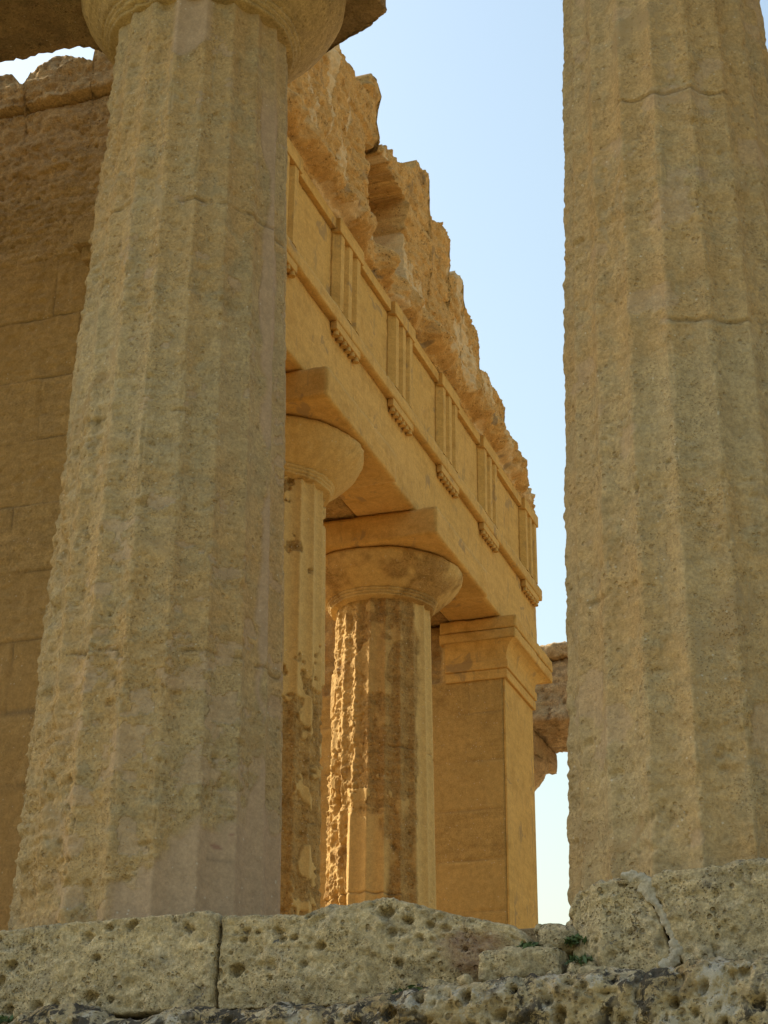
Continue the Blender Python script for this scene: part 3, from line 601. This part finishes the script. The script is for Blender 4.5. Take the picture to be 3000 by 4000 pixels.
# ------------------------------------------------------------------ right wall with the anta
RX0, RX1, YF = 19.67, 20.97, 5.5
def right_wall():
    t = thing('cella_wall', 'golden wall end with a moulded capital right of the porch columns', 'wall', (RX0, YF, 1.95))
    U = np.concatenate([np.arange(5.5, 9.5, 0.025), np.arange(9.5, 24, 0.12)]); Vv = np.linspace(0, 1, 280)
    def top(Uu): return np.where(Uu < 7.0, 7.93, 9.3 + 0.2*np.sin(Uu*2.1) + 0.1*np.sin(Uu*7))
    def disp(u, z):
        P = np.stack([u, z, u*0 + 9], 1); rg = sst(6.24, 6.30, u)*sst(7.17, 7.20, z); rg = np.maximum(rg, sst(7.2, 8.2, u)*0.4)
        j, tone = joints(u, z, 0.60, 1.22, 61, w=0.007, base=1.95)
        return 0.012*j*(1 - rg) + rg*(0.05 + 0.045*fbm(P*np.array([2, 7, 1]), 4, 63, 0.6) + 0.02*fbm(P*9, 3, 64)) + 0.004*fbm(P*12, 3, 65)
    def attrs(u, z):
        j, tone = joints(u, z, 0.60, 1.22, 61, w=0.007, base=1.95); rg = sst(6.24, 6.30, u)*sst(7.17, 7.20, z)
        return {'patch': (0.15 + 0.65*tone)*(1 - rg), 'grime': j*0.22 + rg*0.25}
    me = slab('wall', U, Vv, 1.95, top, lambda u, z, d: np.stack([d, u - YF, z - 1.95], 1), disp, RX1 - RX0, attrs, back_amp=0.006, seed=5)
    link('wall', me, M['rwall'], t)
    W = RX1 - RX0; z = lambda v: v - 1.95
    # front slab of the pier, then the stepped mouldings and the crowning block
    link('pier_face', boxes('pier_face', [(0.004, -0.03, z(1.95), W - 0.004, -0.002, z(7.16))]), M['gold'], t)
    rings = []
    for zz_, o in ((7.16, 0.028), (7.17, 0.034), (7.268, 0.034), (7.274, 0.028), (7.279, 0.018), (7.284, 0.018), (7.289, 0.042), (7.296, 0.048), (7.388, 0.048), (7.394, 0.04), (7.40, 0.03), (7.46, 0.032), (7.52, 0.045), (7.57, 0.07), (7.61, 0.105), (7.637, 0.15)):
        rings.append((-o*0.7, -0.03 - o, W + o*(1 if o < 0.06 else 2.4), 0.72, z(zz_)))
    def loft(name, rings):
        bm = bmesh.new(); R_ = [[bm.verts.new(v) for v in ((a, b, e), (c, b, e), (c, d, e), (a, d, e))] for a, b, c, d, e in rings]
        for p, q in zip(R_[:-1], R_[1:]):
            for k in range(4): bm.faces.new((p[k], p[(k + 1) % 4], q[(k + 1) % 4], q[k]))
        bm.faces.new(R_[0][::-1]); bm.faces.new(R_[-1]); me = bpy.data.meshes.new(name); bm.to_mesh(me); bm.free(); return me
    link('anta_capital', loft('anta_capital', rings), M['gold'], t)
    link('crowning_block', rblock('crowning_block', (W + 0.52, 0.98, 0.135), 640, r=0.012, amp=0.006, freq=4, fine=0.004, face_res={'x': 0.025, 'y': 0.025, 'z': 0.025}), M['gold'], t, (W/2 + 0.16, 0.29, z(7.64)))
    link('crowning_block', rblock('crowning_block', (W + 0.52, 0.98, 0.155), 641, r=0.014, amp=0.008, freq=4, fine=0.004, face_res={'x': 0.025, 'y': 0.025, 'z': 0.025}), M['gold'], t, (W/2 + 0.17, 0.28, z(7.781)))
right_wall()

# ------------------------------------------------------------------ porch columns
PZ0 = 1.95
def porch_cfg(kind):
    def cfg(p, z, S):
        n = fbm(S*1.6, 4, 500 + kind); n2 = fbm(S*3.4, 4, 510 + kind, 0.6); n3 = fbm(S*5, 4, 520 + kind, 0.6)
        if kind == 2:
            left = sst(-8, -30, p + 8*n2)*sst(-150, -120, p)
            smooth = np.maximum.reduce([sst(42, 48, p + 9*n2 + 7*sst(5.6, 4.6, z)*n), sst(-0.05, 0.05, 4.78 - z + 0.08*n2)*sst(-40, -36, p + 3*n)*sst(12, 2, p + 10*n2),
                                        sst(0.36, 0.42, n3)*sst(4.6, 5.0, z)*0.9*sst(6.2, 5.4, z), sst(0.50, 0.56, n)*0.6])
            lowz = sst(5.9, 5.0, z)
            cut = left*(1 - smooth)*(0.006 + 0.016*np.clip(fbm(S*11, 4, 530, 0.66) + 0.3, 0, 2) + 0.012*pits(S, 17, 531, 0.42, 0.6) + lowz*(0.045*np.clip(fbm(S*np.array([7, 7, 5]), 4, 534, 0.6), 0, 2) + 0.02*pits(S, 10, 532, 0.45, 0.6)))
            cut += (1 - smooth)*(0.012 + 0.006*fbm(S*14, 3, 535, 0.6))
            return dict(wear=np.clip(0.22*(1 - smooth), 0, 1), rough=np.clip(0.75 + 0.4*n2, 0.2, 1.4), patch=np.clip(smooth, 0, 1), cut=cut, ra=0.012, pin=0.0, pale=0.75*left*sst(-0.4, 0.2, n2 + 0.2), chip=0.5)  # pale: left side coloured lighter to strengthen the sunlit strip
        smooth = np.clip(sst(-0.25, -0.12, -n2 - 0.05 + 0.5*sst(5.0, 5.7, z) - 0.5*sst(0.2, 0.45, n3)*sst(6.2, 6.6, z) - 0.35*sst(5.6, 4.6, z)), 0, 1)
        return dict(wear=0.45 + 0*n, rough=np.clip(0.7 + 0.4*n2, 0.2, 1.2), patch=smooth, cut=(1 - smooth)*0.018, ra=0.012, pin=0.0)
    return cfg
def porch_column(x, y, kind, label):
    t = thing('porch_column', label, 'column', (x, y, PZ0), 'columns in the porch')
    nk, ab, at = 7.18, 7.62, 7.94
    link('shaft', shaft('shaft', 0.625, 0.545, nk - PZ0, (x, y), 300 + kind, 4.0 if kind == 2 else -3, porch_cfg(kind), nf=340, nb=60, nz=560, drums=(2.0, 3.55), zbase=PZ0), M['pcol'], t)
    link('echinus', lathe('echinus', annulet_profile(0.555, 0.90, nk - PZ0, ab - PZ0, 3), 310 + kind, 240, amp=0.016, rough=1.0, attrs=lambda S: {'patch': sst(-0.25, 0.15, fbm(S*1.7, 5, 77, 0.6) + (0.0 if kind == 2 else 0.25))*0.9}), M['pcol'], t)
    link('abacus', rblock('abacus', (1.92, 1.9, at - ab - 0.006), 320 + kind, res=0.04, r=0.012, amp=0.006, freq=4, fine=0.003), M['gold'], t, (0, 0, ab - PZ0 + 0.003))
    return t
porch_column(14.02, 6.19, 1, 'smooth plastered porch column half hidden by the left column')
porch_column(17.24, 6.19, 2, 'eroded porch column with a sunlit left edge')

# ------------------------------------------------------------------ porch entablature
EX0, EX1 = 11.72, 21.42
TC = [12.40, 14.08, 15.74, 17.40, 19.07, 20.98]
def porch_entablature():
    t = thing('porch_entablature', 'carved golden beam and frieze spanning the porch columns', 'entablature', (EX0, YF, 7.95))
    W = EX1 - EX0; z = lambda v: v - 7.95
    def endcut(P, n): return P
    link('architrave', rblock('architrave', (W, 0.66, 8.84 - 7.95), 601, r=0.012, amp=0.005, freq=2, fine=0.002, face_res={'x': 0.05, 'y': 0.06, 'z': 0.04}), M['gold'], t, (W/2, 0.33, 0.004))
    link('backing_beam', rblock('backing_beam', (W, 0.70, 8.84 - 7.95), 602, r=0.02, amp=0.02, freq=4, fine=0.012, face_res={'x': 0.04, 'y': 0.04, 'z': 0.06}), M['pcol'], t, (W/2, 1.02, 0.02))
    link('taenia', rblock('taenia', (W + 0.13, 0.375, 0.158), 603, r=0.012, amp=0.006, freq=4, fine=0.003, face_res={'x': 0.03, 'y': 0.05, 'z': 0.03}), M['gold'], t, (W/2 + 0.005, 0.1125, z(8.842)))
    # frieze body behind triglyphs and metopes
    link('frieze_core', boxes('frieze_core', [(0.02, 0.06, z(9.002), W - 0.02, 1.35, z(10.02))]), M['gold'], t)
    w = 0.66; g = 0.068; dp = 0.095
    prof = []
    h = w/2; bar = (w - 3*2*g)/3
    y0 = -0.075; yb = 0.075
    x = -h
    prof.append((x, yb)); prof.append((x, y0 + dp*0.75)); prof.append((x + g*0.8, y0))
    xs = x + g*0.8
    bw = (w - 1.6*g - 2*2*g)/3
    for i in range(3):
        xs += bw; prof.append((xs, y0))
        if i < 2: prof.append((xs + g, y0 + dp)); xs += 2*g; prof.append((xs, y0))
    prof.append((h, y0 + dp*0.75)); prof.append((h, yb))
    tri = join_mesh('triglyph', [prism_x('a', prof, z(9.004), z(9.855)), boxes('b', [(-h - 0.012, -0.09, z(9.857), h + 0.012, 0.075, z(10.015))])])
    reg = boxes('regula', [(-h, -0.068, z(8.75), h, 0.0, z(8.838))])
    bm = bmesh.new(); bmesh.ops.create_cone(bm, segments=10, radius1=0.036, radius2=0.026, depth=0.055, cap_ends=True); gut = bpy.data.meshes.new('gutta'); bm.to_mesh(gut); bm.free()
    for me in (tri, reg, gut): me.materials.append(M['gold'])
    for c in TC:
        link('triglyph', tri, None, t, (c - EX0, 0, 0)); r = link('regula', reg, None, t, (c - EX0, -0.003, 0))
        for k in range(6): link('gutta', gut, None, r, (-h + w*(k + 0.5)/6, -0.035, z(8.75) - 0.026))
    for a, b in zip(TC[:-1], TC[1:]):
        x0, x1 = a + h + 0.006 - EX0, b - h - 0.006 - EX0
        link('metope', rblock('metope', (x1 - x0, 0.10, 0.88), 610 + int(a*10), r=0.006, amp=0.004, freq=3, fine=0.003, face_res={'x': 0.035, 'y': 0.05, 'z': 0.035}), M['gold'], t, ((x0 + x1)/2, 0.055, z(9.004)))
        link('metope_band', boxes('metope_band', [(x0 + 0.01, -0.045, z(9.89), x1 - 0.01, 0.1, z(10.012))]), M['gold'], t)
porch_entablature()

# ------------------------------------------------------------------ broken cornice and ragged upper wall
def cornice():
    U = np.arange(11.74, 21.45, 0.02); Vv = np.linspace(0, 1, 34)
    def top(Uu): return 10.44 + 0.05*fbm(np.stack([Uu.ravel()*2.2, Uu.ravel()*0, Uu.ravel()*0], 1), 4, 701).reshape(Uu.shape) + 0.10*np.exp(-((Uu - 12.6)/0.6)**2) - 0.12*sst(20, 21.2, Uu)
    def disp(u, z):
        P = np.stack([u, z, u*0], 1); v = (z - 10.02)/0.43
        brk = sst(0.05, 0.5, fbm(P*np.array([1.3, 0.3, 1]), 4, 702, 0.55)); prof = -0.20*np.sin(np.clip(v, 0, 1)*pi*0.9)**0.8
        d = prof*(1.1 - 0.75*brk)*sst(21.35, 20.5, u) - 0.02 + 0.06*fbm(P*4, 4, 703, 0.6)*np.clip(v*3, 0.15, 1) + 0.02*fbm(P*16, 3, 704) + 0.03*pits(P, 7, 705, 0.36, 0.5)*np.clip(v*3, 0, 1)
        d += 0.05*np.exp(-((v - 0.12)/0.07)**2)
        return d
    def attrs(u, z):
        P = np.stack([u, z, u*0], 1); return {'patch': 0.7*sst(0.25, 0.4, fbm(P*2.2, 4, 711)), 'grime': 0.55*sst(0.62, 0.78, fbm(P*3.4, 4, 712))}
    me = slab('broken_cornice', U, Vv, 10.02, top, lambda u, z, d: np.stack([u - EX0, YF + d - YF, z - 10.02], 1), disp, 1.3, attrs, seed=7)
    tag(link('broken_cornice', me, M['crag'], None, (EX0, YF, 10.022)), 'broken rounded cornice running along the top of the frieze', 'cornice')
cornice()
NIX0, NIX1, NIZ0, NIZ1 = 14.90, 16.17, 10.50, 11.84
def upper_wall():
    pts = [(9.9, 11.5), (11, 12.0), (12.5, 11.9), (13.2, 12.0), (13.66, 12.11), (13.95, 12.40), (14.25, 12.43), (14.45, 12.37), (14.52, 12.30), (14.90, 12.52), (14.97, 12.74), (15.18, 12.78), (15.235, 12.10), (15.26, 11.98), (15.36, 12.03), (15.77, 12.27), (15.9, 12.25),
           (16.13, 12.30), (16.45, 12.45), (16.6, 12.70), (16.79, 12.79), (17.06, 12.76), (17.09, 12.4), (17.12, 12.22), (17.3, 12.22), (17.54, 12.36), (17.86, 12.28), (17.905, 11.86), (18.02, 11.9), (18.2, 12.1), (18.44, 12.15), (18.455, 11.8), (18.76, 11.72), (19.2, 11.70), (19.225, 11.26), (19.79, 11.32), (20.34, 11.23), (20.36, 10.76), (20.73, 10.62), (21.1, 10.69), (21.45, 10.60), (21.6, 10.5)]
    xk, zk = np.array(pts).T
    U = np.concatenate([np.arange(11.76, 12.6, 0.06), np.arange(12.6, 21.5, 0.018)]); Vv = np.linspace(0, 1, 150)
    def top(Uu):
        f = Uu.ravel(); return (np.interp(f, xk, zk) + 0.045*fbm(np.stack([f*6, f*0, f*0], 1), 4, 801, 0.6)).reshape(Uu.shape)
    def disp(u, z):
        P = np.stack([u, z, u*0 + 5], 1)
        e = fbm(P*np.array([1.4, 1.8, 1]), 4, 802, 0.55); m = fbm(P*5, 4, 803, 0.62); s = fbm(P*np.array([1.6, 9, 1]), 4, 804, 0.6)
        cz = (z + 0.05*fbm(P*1.5, 2, 809))/0.52; kz = np.floor(cz); oz = _hash(kz.astype(np.int64), kz.astype(np.int64)*0, kz.astype(np.int64)*0, 77); cu = u/1.15 + oz; ku = np.floor(cu)
        blk = _hash(kz.astype(np.int64), ku.astype(np.int64), kz.astype(np.int64)*0, 78) - 0.5
        gz = np.minimum(cz - kz, 1 - cz + kz)*0.52; gu = np.minimum(cu - ku, 1 - cu + ku)*1.15; jn = np.maximum(np.exp(-(gz/0.022)**2), np.exp(-(gu/0.022)**2))*sst(-0.3, 0.3, fbm(P*2.5, 2, 810))
        d = -0.015 + 0.02*e + 0.016*m + 0.028*s + 0.022*fbm(P*15, 4, 805, 0.65) + 0.012*pits(P, 17, 815, 0.4, 0.5) + 0.05*blk + 0.04*jn + 0.025*pits(P, 9, 806, 0.36, 0.45)
        d += -0.05*np.exp(-((u - 14.72)/0.2)**2)*sst(12.2, 11.4, z)
        for c in (13.4, 17.45, 19.2): d += 0.03*np.exp(-((u - c - 0.06*m)/0.05)**2)*sst(-0.3, 0.2, e)
        wob = 0.03*fbm(P*3.2, 3, 807); nx = np.minimum(u - NIX0, NIX1 - u) + wob; nz = np.minimum(NIZ1 - z, z - NIZ0) + wob
        nic = sst(-0.012, 0.012, np.minimum(nx, nz)); d = d*(1 - nic) + nic*(0.72 + 0.03*m)
        d += 0.05*sst(0.12, 0.0, top(u) - z)*np.clip(fbm(P*5, 3, 808), 0, 1)
        return d
    def attrs(u, z):
        P = np.stack([u, z, u*0 + 5], 1)
        pl = 0.9*sst(0.42, 0.48, fbm(P*np.array([2.4, 1.0, 1]), 4, 811, 0.5) - 0.05)
        pl = np.maximum(pl, sst(0.015, -0.015, np.abs(u - 13.88 - 0.03*np.sin(z*5) - 0.1*(z - 11.9)) - 0.19*np.clip(z - 11.3, 0, 0.85) + 0.03*fbm(P*6, 3, 813)))
        pl = np.maximum(pl, sst(0.01, -0.01, np.abs(u - 14.38 - 0.02*np.sin(z*7)) - 0.09*np.clip(z - 11.4, 0, 0.3) + 0.02*fbm(P*7, 3, 814))*sst(12.15, 12.0, z))
        return {'patch': pl, 'grime': 0.4*sst(0.45, 0.7, fbm(P*2.8, 4, 812))*sst(0.55, 0.1, top(u) - z)}
    me = slab('ragged_wall', U, Vv, 10.3, top, lambda u, z, d: np.stack([u - EX0, d, z - 10.3], 1), disp, 1.15, attrs, back_amp=0.06, seed=9, warp=2)
    tag(link('ragged_wall', me, M['crag'], None, (EX0, YF + 0.10, 10.32)), 'ragged ochre wall with a square niche above the frieze', 'wall')
upper_wall()

# ------------------------------------------------------------------ far side of the temple
FX, FY = 26.15, 7.52
far = copy_tree(colL, (FX, FY, ST), 'distant column with a chipped capital right of the golden wall end', rotz=radians(140)); far['group'] = 'columns along the far side of the temple'
for ch in far.children:
    if ch.name.startswith('echinus'):
        ch.data = lathe('echinus', annulet_profile(0.575, 0.90, NECK - ST, ABB - ST), 950, 160, amp=0.035, rough=2.0); ch.data.materials.append(M['far'])
    if ch.name.startswith('abacus'):
        ch.data = rblock('abacus', (1.72, 1.72, 0.32), 951, res=0.04, r=0.03, amp=0.03, freq=3, fine=0.012); ch.data.materials.append(M['far']); ch.rotation_euler = (0, 0, radians(-140))
for y in (4.2, 10.5, 13.6):
    c = copy_tree(colR, (FX, y, ST), 'far side column hidden behind the nearer columns', rotz=radians(200)); c['group'] = 'columns along the far side of the temple'
def far_beam():
    t = thing('far_entablature', 'distant beam seen between the golden wall end and the right column', 'entablature', (FX, 8.0, ABT))
    link('architrave', rblock('architrave', (1.7, 16.0, 0.98), 901, r=0.05, amp=0.05, freq=2.5, fine=0.025, face_res={'x': 0.05, 'y': 0.05, 'z': 0.05}, strata=0.02), M['far'], t, (0, 0, 0.01))
    link('broken_course', rblock('broken_course', (1.5, 16.0, 0.25), 902, r=0.06, amp=0.05, freq=2.5, fine=0.02, face_res={'x': 0.08, 'y': 0.05, 'z': 0.04}), M['far'], t, (-0.2, 0, 0.99))
far_beam()
